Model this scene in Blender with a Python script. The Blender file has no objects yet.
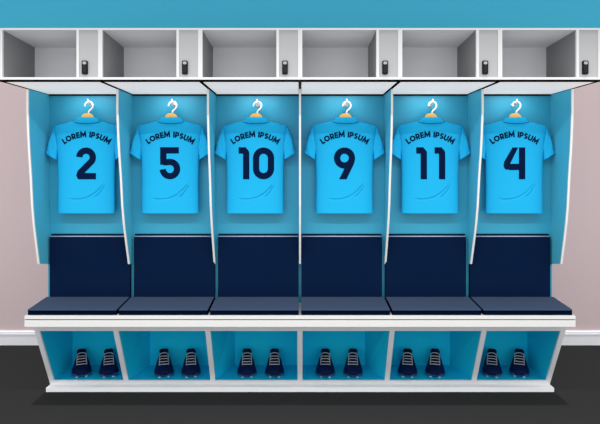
import bpy, math
from math import sin, cos, pi, sqrt

# ------------------------------------------------------------------ units
# everything is laid out in "u" = 6.6 mm: x sideways (0 = middle of the row), d = depth behind
# the locker fronts (away from the viewer), h = height above the floor
U = 0.0066
CAM_D, CAM_H = -591.0, 268.0
col = bpy.context.scene.collection


def lin(c):
    c = c / 255.0
    return c / 12.92 if c <= 0.04045 else ((c + 0.055) / 1.055) ** 2.4


def mat(name, rgb, rough=0.7, spec=0.15, gain=1.0, noise=0.0, metal=0.0):
    m = bpy.data.materials.new(name)
    m.use_nodes = True
    nt = m.node_tree
    b = nt.nodes['Principled BSDF']
    c = [min(0.98, lin(v) * gain) for v in rgb] + [1]
    b.inputs['Base Color'].default_value = c
    b.inputs['Roughness'].default_value = rough
    b.inputs['Specular IOR Level'].default_value = spec
    b.inputs['Metallic'].default_value = metal
    if noise:
        tc = nt.nodes.new('ShaderNodeTexCoord')
        n = nt.nodes.new('ShaderNodeTexNoise')
        n.inputs['Scale'].default_value = 60
        n.inputs['Detail'].default_value = 4
        bp = nt.nodes.new('ShaderNodeBump')
        bp.inputs['Strength'].default_value = noise
        bp.inputs['Distance'].default_value = 0.002
        nt.links.new(tc.outputs['Object'], n.inputs['Vector'])
        nt.links.new(n.outputs['Fac'], bp.inputs['Height'])
        nt.links.new(bp.outputs['Normal'], b.inputs['Normal'])
    return m


def glow(m, strength):
    b = m.node_tree.nodes['Principled BSDF']
    b.inputs['Emission Color'].default_value = (1, 0.88, 0.8, 1)
    b.inputs['Emission Strength'].default_value = strength
    return m


M = {
    'white': mat('white_bench_lacquer', (228, 228, 226), 0.6, 0.1),
    'white_plinth': mat('bench_white_lifted_plinth', (250, 250, 250), 0.6, 0.1),  # bench white lifted here to offset the shade on the plinth
    'groove': mat('grey_groove_paint', (120, 120, 118), 0.8, 0.05),
    'white_locker': mat('off_white_locker_laminate', (212, 212, 213), 0.6, 0.1),
    'soffit': glow(mat('white_soffit_added_glow', (240, 240, 240), 0.6, 0.1), 0.46),  # emission added so the downward-facing white underside does not render dim
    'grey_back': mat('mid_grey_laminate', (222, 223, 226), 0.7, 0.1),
    'grey_side': mat('grey_laminate_painted_shaded', (138, 139, 141), 0.7, 0.1),  # inner side walls: shade painted in as a darker grey
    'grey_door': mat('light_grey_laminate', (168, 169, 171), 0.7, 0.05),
    'frame_grey': mat('pale_grey_frame_paint', (246, 247, 250), 0.6, 0.15),
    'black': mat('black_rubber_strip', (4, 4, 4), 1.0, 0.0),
    'lock': mat('black_lock_plastic', (15, 15, 16), 0.6, 0.15),
    'lock_grey': mat('grey_lock_button', (32, 32, 34), 0.6, 0.15),
    'lock_lit': mat('pale_lock_window', (160, 162, 165), 0.5, 0.15),
    'teal': mat('teal_divider_laminate', (80, 190, 218), 0.6, 0.15),
    'teal_back': mat('deep_teal_back_laminate', (48, 156, 188), 0.45, 0.3),
    'teal_bench': mat('bright_teal_lining', (24, 216, 255), 0.7, 0.1),
    'navy': mat('navy_upholstery', (10, 28, 57), 0.95, 0.01, noise=0.05),
    'navy_dark': mat('navy_boxing_painted_shaded', (3, 13, 36), 0.95, 0.0),  # cushion navy darkened for the shaded sides
    'slate': mat('navy_seat_top_painted_lit', (63, 77, 101), 0.9, 0.1, noise=0.05),  # cushion navy lightened: light from above painted into the top
    'highlight': mat('pale_painted_highlight', (175, 180, 198), 0.7, 0.1),  # highlight along the pad's top edge, painted as a pale strip
    'shirt': mat('sky_blue_jersey_knit', (34, 173, 224), 0.85, 0.05),
    'shirt_trim': mat('deeper_blue_collar_knit', (32, 172, 226), 0.85, 0.05),
    'seam': mat('deep_blue_stitching', (16, 110, 160), 0.85, 0.05),
    'print': mat('navy_print', (10, 26, 60), 0.95, 0.01),
    'wood': mat('honey_wood', (242, 186, 105), 0.6, 0.15),
    'hook': mat('white_coated_wire', (246, 246, 246), 0.4, 0.3),
    'peg': mat('pale_pink_peg_paint', (238, 206, 194), 0.5, 0.2),
    'boot': mat('navy_boot_leather', (14, 30, 72), 0.7, 0.08),
    'boot_trim': mat('deep_navy_boot_lining', (10, 16, 40), 0.8, 0.1),
    'sole': mat('blue_boot_sole', (38, 90, 140), 0.6, 0.1),
    'lace': mat('pale_boot_lace', (206, 204, 208), 0.8, 0.1),
    'stud': mat('white_boot_stud', (236, 238, 240), 0.5, 0.2),
    'mauve': mat('mauve_wall_paint', (206, 186, 188), 0.9, 0.05),
    'wall_blue': mat('teal_blue_wall_paint', (64, 160, 190), 0.9, 0.05),
    'skirting': mat('pale_grey_skirting', (238, 238, 242), 0.6, 0.15),
    'floor': mat('charcoal_floor', (43, 43, 43), 0.95, 0.02),
}


# ------------------------------------------------------------------ mesh helpers
class MB:
    def __init__(self):
        self.v, self.f, self.s = [], [], []

    def add(self, vs, fs, smooth=False):
        o = len(self.v)
        self.v += [tuple(p) for p in vs]
        for f in fs:
            self.f.append([i + o for i in f])
            self.s.append(smooth)
        return self

    def hexa(self, a, b):
        """8 corners: quad a (4 points) and quad b (4 points), matching order"""
        return self.add(list(a) + list(b), [(0, 1, 2, 3), (7, 6, 5, 4), (0, 4, 5, 1), (1, 5, 6, 2), (2, 6, 7, 3), (3, 7, 4, 0)])

    def box(self, x0, x1, d0, d1, h0, h1):
        return self.hexa([(x0, d0, h0), (x1, d0, h0), (x1, d1, h0), (x0, d1, h0)],
                         [(x0, d0, h1), (x1, d0, h1), (x1, d1, h1), (x0, d1, h1)])

    def prism_x(self, poly, x0, x1, bev=0.0):
        """polygon in (d,h) extruded along x, with softened long ends"""
        n = len(poly)
        cd = sum(p[0] for p in poly) / n
        ch = sum(p[1] for p in poly) / n
        rings = []
        if bev:
            def inset(k):
                out = []
                for d, h in poly:
                    L = math.hypot(d - cd, h - ch) or 1
                    out.append((d - (d - cd) / L * k, h - (h - ch) / L * k))
                return out
            rings = [(x0, inset(bev)), (x0 + bev, poly), (x1 - bev, poly), (x1, inset(bev))]
        else:
            rings = [(x0, poly), (x1, poly)]
        vs, fs = [], []
        for x, pl in rings:
            vs += [(x, d, h) for d, h in pl]
        for r in range(len(rings) - 1):
            for i in range(n):
                j = (i + 1) % n
                fs.append((r * n + i, r * n + j, (r + 1) * n + j, (r + 1) * n + i))
        fs.append(tuple(range(n))[::-1])
        fs.append(tuple((len(rings) - 1) * n + i for i in range(n)))
        return self.add(vs, fs)

    def prism_d(self, poly, d0, d1):
        """polygon in (x,h) extruded along depth"""
        n = len(poly)
        vs = [(x, d0, h) for x, h in poly] + [(x, d1, h) for x, h in poly]
        fs = [tuple(range(n)), tuple(range(2 * n - 1, n - 1, -1))]
        for i in range(n):
            j = (i + 1) % n
            fs.append((i, i + n, j + n, j))
        return self.add(vs, fs)

    def loft(self, rings, closed=True, cap0=True, cap1=True, smooth=True):
        n = len(rings[0])
        vs = [p for r in rings for p in r]
        fs = []
        for k in range(len(rings) - 1):
            for i in range(n if closed else n - 1):
                j = (i + 1) % n
                fs.append((k * n + i, k * n + j, (k + 1) * n + j, (k + 1) * n + i))
        if cap0:
            fs.append(tuple(range(n))[::-1])
        if cap1:
            fs.append(tuple((len(rings) - 1) * n + i for i in range(n)))
        return self.add(vs, fs, smooth)

    def tube(self, path, r, seg=8, closed=False):
        from mathutils import Vector
        P = [Vector(p) for p in path]
        n = len(P)
        rings = []
        up = None
        for i in range(n):
            if closed:
                t = (P[(i + 1) % n] - P[i - 1]).normalized()
            else:
                t = (P[min(i + 1, n - 1)] - P[max(i - 1, 0)]).normalized()
            if up is None:
                up = Vector((0, 1, 0)) if abs(t.y) < 0.9 else Vector((1, 0, 0))
            a = t.cross(up).normalized()
            up = a.cross(t).normalized()
            rings.append([tuple(P[i] + a * (r * cos(2 * pi * k / seg)) + up * (r * sin(2 * pi * k / seg))) for k in range(seg)])
        if closed:
            rings.append(rings[0])
            return self.loft(rings, True, False, False)
        return self.loft(rings)

    def build(self, name, m, parent=None, org=(0, 0, 0), bevel=0.0, recalc=True):
        me = bpy.data.meshes.new(name)
        me.from_pydata([((x - org[0]) * U, (d - org[1]) * U, (h - org[2]) * U) for x, d, h in self.v], [], self.f)
        me.polygons.foreach_set('use_smooth', self.s)
        if recalc:
            import bmesh
            bm = bmesh.new()
            bm.from_mesh(me)
            bmesh.ops.recalc_face_normals(bm, faces=bm.faces)
            bm.to_mesh(me)
            bm.free()
        me.materials.append(M[m])
        me.update()
        o = bpy.data.objects.new(name, me)
        col.objects.link(o)
        if parent:
            o.parent = parent
        else:
            o.location = (org[0] * U, org[1] * U, org[2] * U)
        if bevel:
            b = o.modifiers.new('soft_edges', 'BEVEL')
            b.width = bevel * U
            b.segments = 2
            b.limit_method = 'ANGLE'
        return o


def tag(o, label, cat, group=None):
    o['label'] = label
    o['category'] = cat
    if group:
        o['group'] = group
    return o


def thing(name, label, cat, loc=(0, 0, 0), group=None):
    o = bpy.data.objects.new(name, None)
    o.empty_display_size = 0.05
    col.objects.link(o)
    o.location = (loc[0] * U, loc[1] * U, loc[2] * U)
    return tag(o, label, cat, group)


def dup(root, loc, label, mirror=False):
    r = root.copy()
    col.objects.link(r)
    r.location = (loc[0] * U, loc[1] * U, loc[2] * U)
    r['label'] = label
    for ch in list(root.children):
        c = ch.copy()
        col.objects.link(c)
        c.parent = r
        for g in list(ch.children):
            e = g.copy()
            col.objects.link(e)
            e.parent = c
    return r


def struct(name, mb, m):
    o = mb.build(name, m)
    o['kind'] = 'structure'
    return o


# ------------------------------------------------------------------ the room
WALL_D = 291.0
struct('floor', MB().box(-900, 900, -200, WALL_D + 12, -12, 0), 'floor')
w = struct('wall_back', MB().box(-900, 900, WALL_D, WALL_D + 12, 0, 440).box(-900, 900, WALL_D, WALL_D + 12, 440, 640), 'mauve')
w.data.materials.append(M['wall_blue'])
for p in w.data.polygons:
    if p.center.z > 440 * U - 1e-4:
        p.material_index = 1
bb = MB().prism_x([(WALL_D - 3.5, 0), (WALL_D - 0.05, 0), (WALL_D - 0.05, 21), (WALL_D - 2.2, 21), (WALL_D - 3.5, 19.6)], -900, 900)
bb.box(-900, 900, WALL_D - 4.2, WALL_D - 3.4, 15.8, 17)
struct('baseboard_back', bb, 'skirting')

NUM = ['2', '5', '10', '9', '11', '4']

# ------------------------------------------------------------------ overhead locker units
H0, H1 = 353.3, 405.0


def locker_parts(t):
    # white front frame: four stiles, two rails
    f = MB()
    for a, b in ((0.05, 2.3), (76.4, 79.0), (98.1, 99.95)):
        f.box(a, b, 0, 3, 355.8, 403.0)
    f.box(0.05, 99.95, 0, 3, H0, 355.8).box(0.05, 99.95, 0, 3, 403.0, H1)
    f.build('front_frame', 'white_locker', t)
    c = MB()   # outer case
    c.box(0.05, 99.95, 3, 76, 403.2, H1).box(0.05, 1.0, 3, 76, H0, 403.2).box(99.0, 99.95, 3, 76, H0, 403.2)
    c.box(0.05, 99.95, 3, 76, H0, 354.6)
    c.build('case', 'white_locker', t)
    b = MB()   # mid-grey inside: back, sloping top lining, floor
    b.box(1.0, 78.9, 72.5, 75, 354.6, 403.2)
    b.hexa([(2.3, 3, 403.1), (76.4, 3, 403.1), (76.4, 72.5, 399.8), (2.3, 72.5, 399.8)],
           [(2.3, 3, 403.2), (76.4, 3, 403.2), (76.4, 72.5, 403.2), (2.3, 72.5, 403.2)])
    b.box(2.3, 76.4, 3, 72.5, 354.6, 355.6)
    b.build('inner_lining', 'grey_back', t)
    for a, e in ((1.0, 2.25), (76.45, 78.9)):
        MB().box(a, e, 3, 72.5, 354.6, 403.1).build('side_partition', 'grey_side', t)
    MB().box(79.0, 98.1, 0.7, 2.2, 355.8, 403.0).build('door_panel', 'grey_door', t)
    # keypad lock
    def rrect(x0, x1, h0, h1, r, n=4):
        pts = []
        for cx, ch, a0 in ((x1 - r, h0 + r, -90), (x1 - r, h1 - r, 0), (x0 + r, h1 - r, 90), (x0 + r, h0 + r, 180)):
            for k in range(n + 1):
                a = math.radians(a0 + 90 * k / n)
                pts.append((cx + r * cos(a), ch + r * sin(a)))
        return pts
    lk = MB().prism_d(rrect(82.2, 87.8, 358.6, 372.2, 1.1), -1.6, 0.72).build('lock', 'lock', t)
    MB().prism_d(rrect(83.2, 86.8, 368.4, 371.2, 0.9), -1.9, -1.55).build('lock_window', 'lock_lit', lk)
    MB().prism_d(rrect(83.3, 86.7, 360.4, 367.4, 0.5), -1.9, -1.55).build('lock_button', 'lock_grey', lk)
    MB().box(0.05, 99.95, -0.1, 112.4, 352.2, H0 - 0.05).build('soffit_panel', 'soffit', t)
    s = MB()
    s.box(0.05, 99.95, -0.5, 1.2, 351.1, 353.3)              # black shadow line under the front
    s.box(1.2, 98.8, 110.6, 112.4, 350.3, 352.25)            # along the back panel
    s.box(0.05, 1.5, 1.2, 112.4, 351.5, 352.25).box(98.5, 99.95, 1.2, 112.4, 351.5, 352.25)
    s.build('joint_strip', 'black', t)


place = ['above the number %s jersey' % n for n in NUM]
LK = None
for k in range(6):
    lab = 'open grey overhead locker with black lock, ' + place[k]
    if LK is None:
        # proto built with x 0..100 around its own origin
        LK = thing('overhead_locker', lab, 'locker', (0, 0, 0), 'overhead lockers')
        locker_parts(LK)
        for c in LK.children:
            c.location.z = -350.3 * U
        LK.location = (-300 * U, 0, 350.3 * U)
    else:
        dup(LK, (-300 + 100 * k, 0, 350.3), lab)

# ------------------------------------------------------------------ dividing side panels with a curved white front edge
def profile(m):
    """front edge of a divider panel; m = how far its lower end sweeps back"""
    pr = [(57.0, 351.3), (57.0, 325)]
    for y, d in ((113, 57.4), (131, 59.2), (150, 62), (175, 67), (190, 69.4), (206, 71.8), (225, 77), (238, 82), (250, 87), (264, 93)):
        d = 57 + (d - 57) * m
        pr.append((d, 268 + (165 - y) * (591 + d) / 591))
    return pr


where = ['leftmost, beside the number 2 jersey', 'between the number 2 and number 5 jerseys',
         'between the number 5 and number 10 jerseys', 'between the number 10 and number 9 jerseys',
         'between the number 9 and number 11 jerseys', 'between the number 11 and number 4 jerseys',
         'rightmost, beside the number 4 jersey']
PX = [-299, -200.4, -101, 0, 101, 200.4, 299]
SWEEP = [0.77, 1.22, 1.4, 1.4, 1.4, 1.22, 0.77]
for k in range(7):
    prof = profile(SWEEP[k])
    hb = 268 - 99 / 0.84
    o = (PX[k], 0, hb)
    t = thing('divider_panel', 'teal divider panel with curved white edge, ' + where[k], 'panel', o, 'divider panels')
    pts = [(d + 1.6, h) for d, h in prof] + [(112.5, hb), (112.5, 351.3)]
    MB().prism_x(pts, PX[k] - 0.9, PX[k] + 0.9).build('board', 'teal', t, o)
    tr = MB()
    for (d0, h0), (d1, h1) in zip(prof[:-1], prof[1:]):
        a, b = PX[k] - 1.1, PX[k] + 1.1
        tr.hexa([(a, d0, h0), (b, d0, h0), (b, d0 + 1.7, h0), (a, d0 + 1.7, h0)],
                [(a, d1, h1), (b, d1, h1), (b, d1 + 1.7, h1), (a, d1 + 1.7, h1)])
    tr.build('edge_trim', 'white', t, o)

# ------------------------------------------------------------------ back panels with pegs
RS = 0.854           # scale at the jersey's depth
SD = 101.0           # jersey depth
SX = [-250.0, -152.0, -52.6, 52.0, 152.2, 250.6]


def Y2H(y, r=RS):
    return CAM_H + (165 - y) / r


for k in range(6):
    x0, x1 = -300 + 100 * k, -200 + 100 * k
    t = thing('back_panel', 'teal back panel with a small peg, behind the number %s jersey' % NUM[k], 'panel', (x0 + 50, 112.6, 104), 'back panels')
    MB().box(x0 + 0.05, x1 - 0.05, 112.6, 115, 104, 352.1).build('board', 'teal_back', t, (x0 + 50, 112.6, 104))
    px = SX[k] + 2.6
    hp = 341.0
    pg = MB()
    pg.tube([(px, 112.6, hp - 1.6), (px, 108, hp - 1.8), (px, 102.5, hp - 1.8), (px, 99.6, hp - 1.2), (px, 98.6, hp + 1.0), (px, 98.3, hp + 4.0)], 0.75, 8)
    pg.loft([[(px + 2.2 * cos(a * pi / 6), dd, hp - 1.6 + 2.2 * sin(a * pi / 6)) for a in range(12)] for dd in (111.6, 112.6)])
    pg.build('peg', 'peg', t, (x0 + 50, 112.6, 104))

# ------------------------------------------------------------------ upholstered backrests and seats
def rounded(poly, r, n=3):
    out = []
    m = len(poly)
    for i in range(m):
        p0, p1, p2 = poly[i - 1], poly[i], poly[(i + 1) % m]
        def tow(a, b, L):
            l = math.hypot(b[0] - a[0], b[1] - a[1])
            return (a[0] + (b[0] - a[0]) * L / l, a[1] + (b[1] - a[1]) * L / l)
        a, b = tow(p1, p0, r), tow(p1, p2, r)
        for q in range(n + 1):
            s = q / n
            out.append(tuple((1 - s) ** 2 * a[i2] + 2 * s * (1 - s) * p1[i2] + s * s * b[i2] for i2 in (0, 1)))
    return out


for k in range(6):
    b = -300 + 100 * k
    g = (4.6, 4.0, 3.2, 3.2, 4.0, 4.6)[k]
    x0, x1 = (b + g, b + 99.3) if k < 3 else (b + 0.7, b + 100 - g)
    if k == 2:
        x1 = -1.7
    if k == 3:
        x0 = 1.7
    o = ((x0 + x1) / 2, 109, 108.5)
    t = thing('backrest_pad', 'navy padded backrest with pale painted top piping, below the number %s jersey' % NUM[k], 'backrest', o, 'backrest pads')
    MB().box(x0, x1, 110.6, 112.5, 108.5, 186.2).build('backing_board', 'navy', t, o)
    MB().prism_x(rounded([(106.3, 108.5), (110.6, 108.5), (110.6, 183.2), (106.3, 183.2)], 0.9), x0, x1, 0.3).build('pad', 'navy', t, o)
    MB().tube([(x0 + 0.6, 107.6, 183.6), (x1 - 0.6, 107.6, 183.6)], 0.75).build('highlight', 'highlight', t, o)

SC = None
for k in range(6):
    b = -300 + 100 * k
    lab = 'navy seat cushion with painted lit top on the white bench, below the number %s jersey' % NUM[k]
    if SC is None:
        SC = thing('seat_cushion', lab, 'cushion', (0, 0, 0), 'seat cushions')
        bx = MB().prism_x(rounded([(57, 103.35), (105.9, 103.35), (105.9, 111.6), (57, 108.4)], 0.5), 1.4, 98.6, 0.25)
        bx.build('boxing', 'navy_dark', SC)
        tp = MB().prism_x(rounded([(57.0, 108.4), (105.9, 111.6), (105.9, 112.6), (57.0, 109.5)], 0.35, 2), 1.4, 98.6, 0.2)  # thin layer that carries the painted top light
        tp.build('painted_lit_top', 'slate', SC)
        for c in SC.children:
            c.location.z = -103.35 * U
        SC.location = (b * U, 0, 103.35 * U)
    else:
        dup(SC, (b, 0, 103.35), lab)

# ------------------------------------------------------------------ the bench
bo = (0, 110, 0)
B = thing('bench', 'long white changing room bench with six open teal shoe compartments and sloping front', 'bench', bo)


def fd(h):           # depth of the sloping front at height h
    return 70.8 + (91.0 - h) / 86.0 * 47.7


MB().box(-300.3, 300.3, 52.8, 115, 91.5, 98.7).build('top_board', 'white', B, bo, 0.25)
MB().box(-299.5, 299.5, 53.9, 115, 98.7, 99.9).build('top_groove', 'groove', B, bo)
MB().box(-300.3, 300.3, 52.8, 115, 99.9, 103.3).build('top_edge', 'white', B, bo, 0.25)
MB().box(-300, 300, 106.8, 174, 0.02, 4.7).build('plinth', 'white_plinth', B, bo)
fr = MB()
HT, HB_ = 80.6, 10.6


def member(xa, xb, ha, hb2, th=2.6):
    fr.hexa([(xa, fd(hb2), hb2), (xb, fd(hb2), hb2), (xb, fd(hb2) + th, hb2), (xa, fd(hb2) + th, hb2)],
            [(xa, fd(ha), ha), (xb, fd(ha), ha), (xb, fd(ha) + th, ha), (xa, fd(ha) + th, ha)])


member(-300, 300, 91.4, HT)
member(-300, 300, HB_, 4.75)
DIV = [(-300, -294.4), (-211, -205.4), (-107, -101.4), (-2.9, 2.9), (101.4, 107), (205.4, 211), (294.4, 300)]
for a, b in DIV:
    member(a, b, HT, HB_)
fr.build('front_frame', 'frame_grey', B, bo)
# side cheeks
for s in (-1, 1):
    x0, x1 = sorted((s * 300, s * 296.5))
    MB().hexa([(x0, fd(4.75) + 2.6, 4.75), (x1, fd(4.75) + 2.6, 4.75), (x1, 174, 4.75), (x0, 174, 4.75)],
              [(x0, fd(91.4) + 2.6, 91.4), (x1, fd(91.4) + 2.6, 91.4), (x1, 174, 91.4), (x0, 174, 91.4)]).build('side_panel', 'frame_grey', B, bo)
# compartments
MB().box(-296.4, 296.4, 171.6, 174, 4.75, 91.4).build('compartment_back', 'teal_bench', B, bo)
MB().box(-296.4, 296.4, fd(9) + 2.8, 171.5, 4.75, 10.0).build('compartment_floor', 'teal_bench', B, bo)
MB().box(-296.4, 296.4, 115.05, 171.5, 88.5, 91.4).box(-296.4, 296.4, fd(88.5) + 2.7, 115, 88.5, 91.4).build('compartment_top', 'teal_bench', B, bo)
wedges = [(-296.4, -294.4, -296.4, -293.5), (-210.6, -205.6, -209, -193.5), (-106.6, -101.6, -105.5, -84), (-2.7, 2.7, -2.7, 2.7)]
wedges += [(-b, -a, -d2, -c) for a, b, c, d2 in wedges[2::-1]]
for a, b, c, e in wedges:
    MB().hexa([(a, fd(10.05) + 2.65, 10.05), (b, fd(10.05) + 2.65, 10.05), (e, 171.5, 10.05), (c, 171.5, 10.05)],
              [(a, fd(88.4) + 2.65, 88.4), (b, fd(88.4) + 2.65, 88.4), (e, 171.5, 88.4), (c, 171.5, 88.4)]).build('compartment_divider', 'teal_bench', B, bo)

# ------------------------------------------------------------------ jerseys
def px2(x, y):        # jersey drawing units (pixels off the jersey's middle line) -> (x, h)
    return x / RS, Y2H(y)


HEM, SHO, NECK = Y2H(213), Y2H(126), Y2H(120.8)
crease = [[(-18, 198.0), (-12, 199.2), (-4, 199), (3, 197), (9, 193.5), (14, 189), (18, 184.5), (20.5, 181)],
          [(9, 197.5), (12.5, 195), (16, 191), (18.5, 187), (20.5, 183)]]
crease = [[px2(*p) for p in c] for c in crease]


def segdist(p, a, b):
    vx, vy = b[0] - a[0], b[1] - a[1]
    t = max(0, min(1, ((p[0] - a[0]) * vx + (p[1] - a[1]) * vy) / (vx * vx + vy * vy)))
    return math.hypot(p[0] - a[0] - t * vx, p[1] - a[1] - t * vy), t


def halfwidth(h):
    pts = [(HEM, 28.6 / RS), (Y2H(185), 28.3 / RS), (Y2H(160), 28.7 / RS), (Y2H(140), 30.2 / RS), (Y2H(128.5), 32.2 / RS), (SHO, 32.3 / RS), (Y2H(124.6), 27.5 / RS), (Y2H(123), 21 / RS), (NECK, 12.6 / RS)]
    for (h0, w0), (h1, w1) in zip(pts[:-1], pts[1:]):
        if h <= h1:
            return w0 + (w1 - w0) * (h - h0) / (h1 - h0)
    return pts[-1][1]


def thick(h):
    return 5.2 if h < SHO - 6 else max(2.6, 5.2 - (h - SHO + 6) * 0.17)


def front(x, h):      # depth offset of the jersey's visible face
    w = halfwidth(h)
    s = min(1, abs(x) / w)
    y = -thick(h) * (1 - s ** 5) ** 0.6
    if h < Y2H(176):
        best = 9
        for c in crease:
            n = len(c) - 1
            for i in range(n):
                dd, t = segdist((x, h), c[i], c[i + 1])
                g = (i + t) / n
                wgt = min(1, 7 * g + 0.3, 4 * (1 - g) + 0.1)
                best = min(best, dd + (1 - wgt) * 1.2)
        y += 1.7 * math.exp(-(best / 0.55) ** 2)
    return y


def body_mesh():
    rows, nc = [], 96
    hs = []
    h = HEM
    while h < SHO - 0.01:
        hs.append(h)
        h += 0.62 if h < Y2H(178) else 2.2
    hs += [SHO, Y2H(125.3), Y2H(124.6), Y2H(123.8), Y2H(123), Y2H(121.9), NECK]
    rings = []
    for h in hs:
        w = halfwidth(h)
        f = []
        for i in range(nc + 1):
            s = -1 + 2 * i / nc
            x = w * s
            f.append((x, front(x, h), h))
        bk = []
        for i in range(nc - 1, 0, -1):
            s = -1 + 2 * i / nc
            bk.append((w * s, 0.8 * thick(h) * (1 - abs(s) ** 5) ** 0.6, h))
        rings.append(f + bk)
    mb = MB()
    mb.loft(rings, True, False, False)
    # hem fold
    return mb


def sleeve_mesh(sg, f0, f1, grow=0.0, n=12):
    a0, a1 = px2(32.0, 126.2), px2(39.9, 153.3)      # outer line
    b0, b1 = px2(28.6, 148.0), px2(29.4, 159.6)      # inner line
    rings = []
    for k in range(n + 1):
        f = f0 + (f1 - f0) * k / n
        bow = 1.0 * sin(pi * f)
        ax, ah = a0[0] + (a1[0] - a0[0]) * f + bow, a0[1] + (a1[1] - a0[1]) * f
        bx, bh = b0[0] + (b1[0] - b0[0]) * f, b0[1] + (b1[1] - b0[1]) * f
        mx, mh = (ax + bx) / 2, (ah + bh) / 2
        hx, hh = (ax - bx) / 2, (ah - bh) / 2
        L = math.hypot(hx, hh)
        hx *= 1 + grow / L
        hh *= 1 + grow / L
        tk = (3.6 + 0.9 * f) * (1 - 0.35 * (1 - f)) + grow
        ring = []
        for q in range(28):
            a = 2 * pi * q / 28
            ca, sa = cos(a), sin(a)
            ca = math.copysign(abs(ca) ** 0.8, ca)
            sa = math.copysign(abs(sa) ** 0.6, sa)
            wr = 0.45 * sin(9 * f + 3 * ca) * f
            ring.append((sg * (mx + hx * ca), -tk * sa - (wr if sa > 0 else 0), mh + hh * ca))
        rings.append(ring)
    return rings


# ---- lettering made of strokes
def arc(cx, cy, r, a0, a1, n=14, ry=None):
    ry = ry or r
    return [(cx + r * cos(math.radians(a0 + (a1 - a0) * i / n)), cy + ry * sin(math.radians(a0 + (a1 - a0) * i / n))) for i in range(n + 1)]


def ribbon(path, w, closed=False):
    """outline strip of a stroke: list of (left, right) point pairs with mitred joins"""
    P = []
    for p in path:
        if not P or math.hypot(p[0] - P[-1][0], p[1] - P[-1][1]) > 1e-6:
            P.append(p)
    if closed and math.hypot(P[0][0] - P[-1][0], P[0][1] - P[-1][1]) < 1e-6:
        P.pop()
    # subdivide long runs so that the print follows the cloth
    Q = []
    n = len(P)
    for i in range(n if closed else n - 1):
        a, b = P[i], P[(i + 1) % n]
        m = max(1, int(math.hypot(b[0] - a[0], b[1] - a[1]) / 2.0))
        for k in range(m):
            Q.append((a[0] + (b[0] - a[0]) * k / m, a[1] + (b[1] - a[1]) * k / m))
    if not closed:
        Q.append(P[-1])
    n = len(Q)
    out = []
    for i in range(n):
        pv = Q[i - 1] if (i or closed) else None
        nx = Q[(i + 1) % n] if (i < n - 1 or closed) else None
        def nrm(a, b):
            l = math.hypot(b[0] - a[0], b[1] - a[1])
            return (-(b[1] - a[1]) / l, (b[0] - a[0]) / l)
        if pv is None:
            m = nrm(Q[i], nx); k = 1
        elif nx is None:
            m = nrm(pv, Q[i]); k = 1
        else:
            n1, n2 = nrm(pv, Q[i]), nrm(Q[i], nx)
            m = (n1[0] + n2[0], n1[1] + n2[1])
            l = math.hypot(*m) or 1
            m = (m[0] / l, m[1] / l)
            k = min(2.2, 1 / max(0.3, m[0] * n1[0] + m[1] * n1[1]))
        out.append(((Q[i][0] + m[0] * w / 2 * k, Q[i][1] + m[1] * w / 2 * k), (Q[i][0] - m[0] * w / 2 * k, Q[i][1] - m[1] * w / 2 * k)))
    if closed:
        out.append(out[0])
    return out


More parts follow.
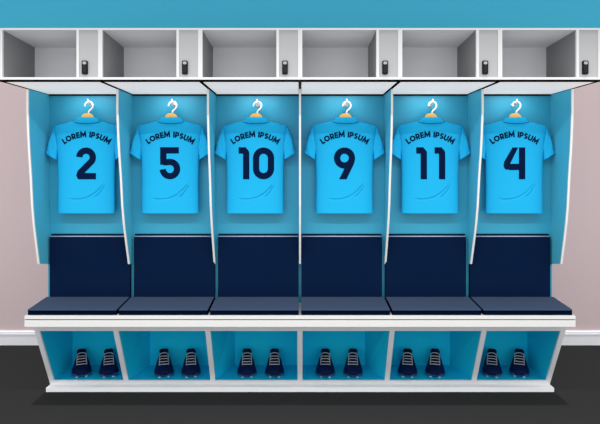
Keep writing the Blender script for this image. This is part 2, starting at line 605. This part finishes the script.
def glyph_strips(ch, W, H, s):
    """strokes of one character in a box W x H with stroke s; returns strips of point pairs"""
    R = []
    hs = s / 2
    st = lambda p, c=False: R.append(ribbon(p, s, c))
    if ch == '1':
        st([(0, H - hs * 0.95), (W - s, H - hs * 0.95)] + arc(W - s, H - s, hs, 90, 0, 5) + [(W - hs, 0)])
    elif ch == '0':
        r = W / 2 - hs
        st(arc(W / 2, H - hs - r, r, 180, 0) + arc(W / 2, hs + r, r, 0, -180), True)
    elif ch == '2':
        r = W / 2 - hs
        A = arc(W / 2, H - hs - r, r, 178, -38, 18)
        st(A + [(hs * 1.15, s * 0.98)])
        R.append([((0.0, hs * 1.2), (2.2, 0.0)), ((hs * 0.95 - 1.6, s * 1.42), (5.0, 0.0)), ((s * 1.2, s * 1.45), (9.0, 0.0)), ((s * 1.3, s), (12.0, 0)), ((W, s), (W, 0))])
    elif ch == '5':
        r = W / 2 - hs
        st([(W - 1.6, H - hs * 0.92), (hs + 0.6, H - hs * 0.92), (hs + 0.6, H * 0.46)])
        st([(hs + 0.6, H * 0.53), (W / 2, 2 * r + hs)] + arc(W / 2, hs + r, r, 90, -178, 20))
    elif ch == '9':
        r = W / 2 - hs
        st(arc(W / 2, H - hs - r, r, 0, 360, 30), True)
        R.append([((W - 0.3, H - W / 2 - 3.0), (W - s - 1.2, H - W / 2 - 6.5)), ((W - 1.6, H - W / 2 - 7.5), (W - s - 3.0, H - W / 2 - 8)), ((14.6, 0), (6.0, 0))])
    elif ch == '4':
        xs = W - s
        st([(xs + hs, H), (xs + hs, 0)])
        yb = H * 0.30
        st([(W, yb + hs * .9), (s * 0.9, yb + hs * .9)])
        R.append([((xs - 0.9, H), (xs - s - 0.2, H)), ((s * 1.02, yb + s * 0.95), (0.4, yb + s * 1.2)), ((s * 1.1, yb + 1), (0.0, yb + 4.0)), ((s * 1.1, yb - 0.05), (1.8, yb + 0.4))])
    elif ch == 'L':
        st([(hs, H), (hs, hs), (W, hs)])
    elif ch in 'OU':
        if ch == 'O':
            st(arc(W / 2, H / 2, W / 2 - hs, 0, 360, 24, H / 2 - hs), True)
        else:
            r = W / 2 - hs
            st([(hs, H)] + arc(W / 2, hs + r, r, 180, 360, 12) + [(W - hs, H)])
    elif ch in 'PR':
        r = H * 0.29 - hs * 0.3
        st([(hs, 0), (hs, H)])
        c = H - hs - r
        st([(hs, H - hs), (W - r - hs, H - hs)] + arc(W - r - hs, c, r, 90, -90, 8) + [(hs, c - r)])
        if ch == 'R':
            st([(W * 0.48, H * 0.42), (W - hs * 0.9, 0)])
    elif ch == 'E':
        st([(hs, 0), (hs, H)])
        for y in (hs, H / 2, H - hs):
            st([(hs, y), (W, y)])
    elif ch == 'M':
        st([(hs, 0), (hs * 1.3, H - 0.2), (W / 2, H * 0.28), (W - hs * 1.3, H - 0.2), (W - hs, 0)])
    elif ch == 'I':
        st([(hs, 0), (hs, H)])
    elif ch == 'S':
        r = (H - s) / 4
        st(arc(W / 2, H - hs - r, W / 2 - hs, 25, 270, 10, r) + arc(W / 2, hs + r, W / 2 - hs, 90, -155, 10, r))
    return R


def print_mesh(strips):
    """strips of (x,h) pairs laid onto the jersey's front"""
    mb = MB()
    for sp in strips:
        vs, n = [], len(sp)
        for off in (-0.32, -0.05):
            for a, b in sp:
                for p in (a, (0.5 * (a[0] + b[0]), 0.5 * (a[1] + b[1])), b):
                    vs.append((p[0], front(*p) + off, p[1]))
        fs = []
        for i in range(n - 1):
            for j in range(2):
                fs.append((i * 3 + j, i * 3 + j + 1, i * 3 + j + 4, i * 3 + j + 3))
            for j in (0, 2):
                fs.append((i * 3 + j, i * 3 + 3 + j, n * 3 + i * 3 + 3 + j, n * 3 + i * 3 + j))
        mb.add(vs, fs)
    return mb


def number_strips(txt, dx=0.0):
    Hn, s = 31.6 / RS, 7.3
    ws = {'1': 10.6 / RS, '0': 21 / RS, '2': 19.6 / RS, '5': 20.4 / RS, '9': 21 / RS, '4': 21.4 / RS}
    gap = {'11': 7.6 / RS}.get(txt, 3.6 / RS)
    tot = sum(ws[c] for c in txt) + gap * (len(txt) - 1)
    x = dx - tot / 2 + (1.6 if txt == '10' else 0.6 if txt == '11' else 0)
    base = Y2H(179.2)
    out = []
    for c in txt:
        for sp in glyph_strips(c, ws[c], Hn, s):
            out.append([((a[0] + x, a[1] + base), (b[0] + x, b[1] + base)) for a, b in sp])
        x += ws[c] + gap
    return out


def name_strips(dx=0.0):
    Hn, s = 6.8, 1.7
    ws = dict(L=4.0, O=7.0, R=5.0, E=4.3, M=7.4, I=1.7, P=4.8, S=4.6, U=5.6)
    ws = {c: (w if c == 'I' else w * 0.97) for c, w in ws.items()}
    gap, space = 0.6, 2.9
    txt = 'LOREM IPSUM'
    tot = 0
    for i, c in enumerate(txt):
        tot += space if c == ' ' else ws[c] + (gap if i < len(txt) - 1 and txt[i + 1] != ' ' else 0)
    Rr = 39.0 / RS
    cx, ch = dx, Y2H(134.6) - Rr
    x = -tot / 2
    out = []
    for c in txt:
        if c == ' ':
            x += space - 0
            continue
        a = (x + ws[c] / 2) / Rr          # clockwise angle from straight up
        for sp in glyph_strips(c, ws[c], Hn, s):
            def tr(p):
                lx, ly = p[0] - ws[c] / 2, p[1] - Hn / 2 + Rr
                return (cx + lx * cos(a) + ly * sin(a), ch - lx * sin(a) + ly * cos(a))
            out.append([(tr(a_), tr(b_)) for a_, b_ in sp])
        x += ws[c] + gap
    return out


JL = 'sky blue short sleeved jersey with navy number %s, on a wooden hanger'
JO = (0, 0, HEM)
protoJ = thing('football_jersey', JL % NUM[0], 'jersey', (SX[0], SD, HEM), 'hanging jerseys')
body_mesh().build('body', 'shirt', protoJ, JO)
for sg in (-1, 1):
    sl = MB().loft(sleeve_mesh(sg, 0.0, 0.94), True, True, False).build('sleeve', 'shirt', protoJ, JO)
    MB().loft(sleeve_mesh(sg, 0.90, 1.0, 0.45, 3), True, True, True).build('cuff', 'shirt_trim', sl, JO)
    sp = []
    for i in range(17):
        f = i / 16
        x, y = 31.9 + (28.9 - 31.9) * f ** 0.8, 126.6 + (156 - 126.6) * f
        X, H_ = px2(x, y)
        X = min(X, halfwidth(H_) - 0.5)
        sp.append((sg * X, front(X, H_) - 0.12, H_))
    MB().tube(sp, 0.3, 6).build('armhole_seam', 'seam', sl, JO)
cl = MB()
rings = []
for h, a, b in ((Y2H(123.4), 15.6, 4.4), (Y2H(122.4), 15.2, 4.7), (Y2H(120.3), 13.9, 4.9), (Y2H(118.2), 12.5, 4.8), (Y2H(117.5), 11.9, 4.3), (Y2H(117.8), 11.3, 3.7), (Y2H(120.5), 12.0, 3.6)):
    rings.append([(1.2 + a * cos(2 * pi * q / 40), -b * math.copysign(abs(sin(2 * pi * q / 40)) ** 0.7, sin(2 * pi * q / 40)), h - 0.5 * (cos(2 * pi * q / 40)) ** 4) for q in range(40)])
cl.loft(rings, True, False, False)
co = cl.build('collar', 'shirt_trim', protoJ, JO)
# stitched line where the collar meets the yoke
sm = MB()
sp = []
for i in range(25):
    a = -1 + i / 12
    x, h = 15.6 * a, Y2H(123.9) + 2.6 * abs(a) ** 3
    sp.append((x + 1.2, min(front(x, h), -4.35 * (1 - abs(a) ** 6)) - 0.35, h))
sm.tube(sp, 0.42, 6)
sm.build('collar_seam', 'seam', co, JO)
jerseys = [protoJ]
for k in range(1, 6):
    jerseys.append(dup(protoJ, (SX[k], SD, HEM), JL % NUM[k]))
for k, j in enumerate(jerseys):
    dx = -SX[k] * 0.0058
    print_mesh(name_strips(dx)).build('name_lettering', 'print', j, JO, recalc=False)
    print_mesh(number_strips(NUM[k], dx)).build('number', 'print', j, JO, recalc=False)

# ------------------------------------------------------------------ hangers
HL = 'wooden hanger with white wire hook holding the number %s jersey'
hz = Y2H(118)
t = thing('clothes_hanger', HL % NUM[0], 'hanger', (SX[0] + 1.2, SD, hz), 'clothes hangers')
top = [(7.2, 322.6), (6.9, 325), (5.6, 327), (3.4, 328.2), (0.8, 328.6)]
right = [(0.8, 328.6), (3.4, 328.2), (5.4, 327.0), (6.9, 325.0), (7.4, 322.8), (10, 319.4), (16, 316), (24, 312.3), (29, 309.6), (30, 307.8), (28.5, 307.2), (22, 310), (12, 314), (5, 316), (0, 316.5)]
left = [(-x, h) for x, h in right[::-1]]
MB().prism_d(right + left[1:], -1.3, 1.3).build('wooden_bar', 'wood', t, (0, 0, hz), 0.4)
hk = [(1.4, 328.2), (1.4, 330.2), (2.2, 331.6), (4.4, 333.4), (6.0, 335.6), (6.4, 338), (5.6, 340.3), (3.8, 341.9), (1.6, 342.3), (-0.6, 341.6), (-2.2, 340.0), (-3.0, 337.8), (-2.9, 336.6)]
MB().tube([(x, 0, h) for x, h in hk], 0.95, 8).build('hook', 'hook', t, (0, 0, hz))
for k in range(1, 6):
    dup(t, (SX[k] + 1.2, SD, hz), HL % NUM[k])

# ------------------------------------------------------------------ football boots
def interp(tab, t):
    for (t0, v0), (t1, v1) in zip(tab[:-1], tab[1:]):
        if t <= t1:
            s = (t - t0) / (t1 - t0)
            s = s * s * (3 - 2 * s) * 0.5 + s * 0.5
            return v0 + (v1 - v0) * s
    return tab[-1][1]


BW = [(0, 5.4), (0.06, 8.6), (0.2, 10.0), (0.45, 10.9), (0.72, 11.5), (0.86, 10.6), (0.95, 8.2), (1.0, 4.8)]
BH = [(0, 18.8), (0.06, 20.2), (0.2, 19.4), (0.34, 19.6), (0.55, 14.2), (0.74, 9.6), (0.88, 7.6), (0.96, 5.8), (1.0, 3.4)]
LEN = 42.0
ZS = 3.6                                 # top of the sole above the studs


def boot_d(t):
    return LEN * (0.5 - t)               # toe towards the viewer (-d)


def boot_pt(t, a):
    """a: 0 = left bottom, 1 = right bottom, over the top"""
    w, H = interp(BW, t), interp(BH, t)
    s = 2 * a - 1
    p = 2.3 if t > 0.7 else 2.8
    ang = (1 - a) * pi
    x = cos(ang)
    z = sin(ang)
    xx = math.copysign(abs(x) ** 0.75, x)
    zz = z ** 0.62
    k = 1 - min(0.42, 0.42 * (H / 20.0)) * zz ** 1.1
    return (w * xx * k, boot_d(t), ZS + H * zz)


bt = thing('football_boot', 'x', 'boot', (0, 0, 0), 'football boots')
ts = [i / 34 for i in range(35)]
MB().loft([[boot_pt(t_, i / 24) for i in range(25)] for t_ in ts]).build('upper', 'boot', bt)
sole = MB()
out = [(interp(BW, t_) * 1.05, boot_d(t_)) for t_ in ts]
ring = [(-w_, d_) for w_, d_ in out] + [(w_, d_) for w_, d_ in out[::-1]]
n = len(ring)
sole.loft([[(x * s, d_ * (1 + (s - 1) * 0.4), z) for x, d_ in ring] for s, z in ((0.9, 1.9), (1.0, 2.6), (1.0, 4.2), (0.97, 4.7))])
so = sole.build('sole', 'sole', bt)
for x, t_ in ((-5.2, 0.90), (5.2, 0.90), (-6.6, 0.66), (6.6, 0.66), (-5.2, 0.14), (5.2, 0.14)):
    MB().loft([[(x + r * cos(2 * pi * q / 12), boot_d(t_) + r * sin(2 * pi * q / 12), z) for q in range(12)] for r, z in ((1.2, 0.0), (1.5, 0.3), (1.9, 2.0))]).build('stud', 'stud', so)
# opening: padded collar and dark lining
coll = []
for q in range(28):
    a = 2 * pi * q / 28
    t_ = 0.19 - 0.155 * cos(a)
    coll.append((5.0 * sin(a), boot_d(t_), ZS + interp(BH, t_) - 0.9 + 0.5 * cos(a)))
MB().tube(coll, 0.85, 8, True).build('collar', 'boot', bt)
MB().add([(x * 0.93, d_, z + 0.75) for x, d_, z in coll], [tuple(range(28))]).build('lining', 'boot_trim', bt)
def on_boot(x, tt, lift):
    lo, hi = 0.5, 1.0
    for _ in range(24):
        mid = (lo + hi) / 2
        if boot_pt(tt, mid)[0] < abs(x):
            lo = mid
        else:
            hi = mid
    p = boot_pt(tt, lo)
    return (x, p[1] - lift * 0.45, p[2] + lift * 0.8)


# tongue
tg = []
for i in range(9):
    t_ = 0.33 + 0.36 * i / 8
    w = 3.2 + 0.5 * i / 8
    w += 0.9
    tg.append([on_boot(w * s, t_, 0.45 + (1.2 if i == 0 else 0)) for s in (-1, -0.75, -0.5, -0.25, 0, 0.25, 0.5, 0.75, 1)])
MB().loft(tg, False, False, False).build('tongue', 'boot_trim', bt)
lc = MB()
lt = [0.375 + 0.092 * i for i in range(5)]
for i, t_ in enumerate(lt):
    w = 5.3 + 0.1 * i
    # each crossing of the lace bows a little and runs back at the eyelets
    lc.tube([on_boot(x, t_ + 0.012 * cos(x * 0.5), 1.0) for x in [w * (-1 + q / 6) for q in range(13)]], 0.5, 6)
    if i < 4:
        for sg in (-1, 1):
            lc.tube([on_boot(sg * (w + 0.35 * sin(pi * q / 6)), t_ + 0.092 * q / 6, 1.0 - 0.3 * sin(pi * q / 6)) for q in range(7)], 0.36, 6)
lc.build('laces', 'lace', bt)
bx = [(-271.5, -237.8), (-169.2, -135.6), (-65.9, -31.6), (31.5, 65.9), (133.8, 167.9), (238.8, 272.8)]
first = True
for k in range(6):
    for side, x in zip(('left', 'right'), bx[k]):
        lab = 'navy studded boot with pale laces, %s one of the pair below the number %s jersey' % (side, NUM[k])
        if first:
            bt['label'] = lab
            bt.location = (x * U, 144 * U, 10.05 * U)
            bt.rotation_euler.z = -math.atan2(x, 735)
            first = False
        else:
            dup(bt, (x, 144, 10.05), lab).rotation_euler.z = -math.atan2(x, 735)

# ------------------------------------------------------------------ camera
cam = bpy.data.cameras.new('camera')
cam.sensor_fit = 'HORIZONTAL'
cam.sensor_width = 36
cam.lens = 36 * 591 / 600
cam.shift_y = -47 / 600
co_ = bpy.data.objects.new('camera', cam)
col.objects.link(co_)
co_.location = (0, CAM_D * U, CAM_H * U)
co_.rotation_euler = (pi / 2, 0, 0)
bpy.context.scene.camera = co_

# ------------------------------------------------------------------ light
W_BASE, W_FRONT = 0.53, 0.98
wd = bpy.data.worlds.new('room_light')
bpy.context.scene.world = wd
wd.use_nodes = True
wd.node_tree.nodes['Background'].inputs[0].default_value = (1, 1, 1, 1)
nt = wd.node_tree
bg = nt.nodes['Background']
tc = nt.nodes.new('ShaderNodeTexCoord')
sx = nt.nodes.new('ShaderNodeSeparateXYZ')
nt.links.new(tc.outputs['Generated'], sx.inputs[0])


def math_node(op, a, b):
    n_ = nt.nodes.new('ShaderNodeMath')
    n_.operation = op
    for i_, v_ in enumerate((a, b)):
        if isinstance(v_, (int, float)):
            n_.inputs[i_].default_value = v_
        else:
            nt.links.new(v_, n_.inputs[i_])
    return n_.outputs[0]


# added frontal fill: background made brighter behind the viewer to light the recesses
front_ = math_node('MAXIMUM', math_node('MULTIPLY', sx.outputs['Y'], -1.0), 0.0)
nt.links.new(math_node('ADD', math_node('MULTIPLY', math_node('POWER', front_, 2.0), W_FRONT), W_BASE), bg.inputs[1])


def aim(o, frm, to):
    from mathutils import Vector
    o.location = Vector(frm) * U
    o.rotation_euler = (Vector(to) - Vector(frm)).to_track_quat('-Z', 'Z').to_euler()


def light(name, kind, energy, **kw):
    l = bpy.data.lights.new(name, kind)
    l.energy = energy
    for k, v in kw.items():
        setattr(l, k, v)
    o = bpy.data.objects.new(name, l)
    col.objects.link(o)
    return o


s = light('overhead_sun', 'SUN', 2.0, angle=math.radians(1.0))
aim(s, (0, -100, 510), (0, 0, 0))
# a long ceiling strip lamp hung in front of the lockers, above the picture
L = light('strip_lamp', 'AREA', 125.0, shape='RECTANGLE', size=1100 * U, size_y=5 * U)
aim(L, (0, -177, 436), (0, -215, 220))
# a small downlight in every bay
for k in range(6):
    b = light('bay_downlight', 'AREA', 0.22, shape='RECTANGLE', size=44 * U, size_y=4 * U, spread=math.radians(110))
    aim(b, (-250 + 100 * k, 90, 351), (-250 + 100 * k, 112, 330))

sc = bpy.context.scene
sc.view_settings.view_transform = 'Standard'
sc.view_settings.look = 'None'
sc.view_settings.exposure = 0
sc.view_settings.gamma = 1
sc.view_settings.use_curve_mapping = False
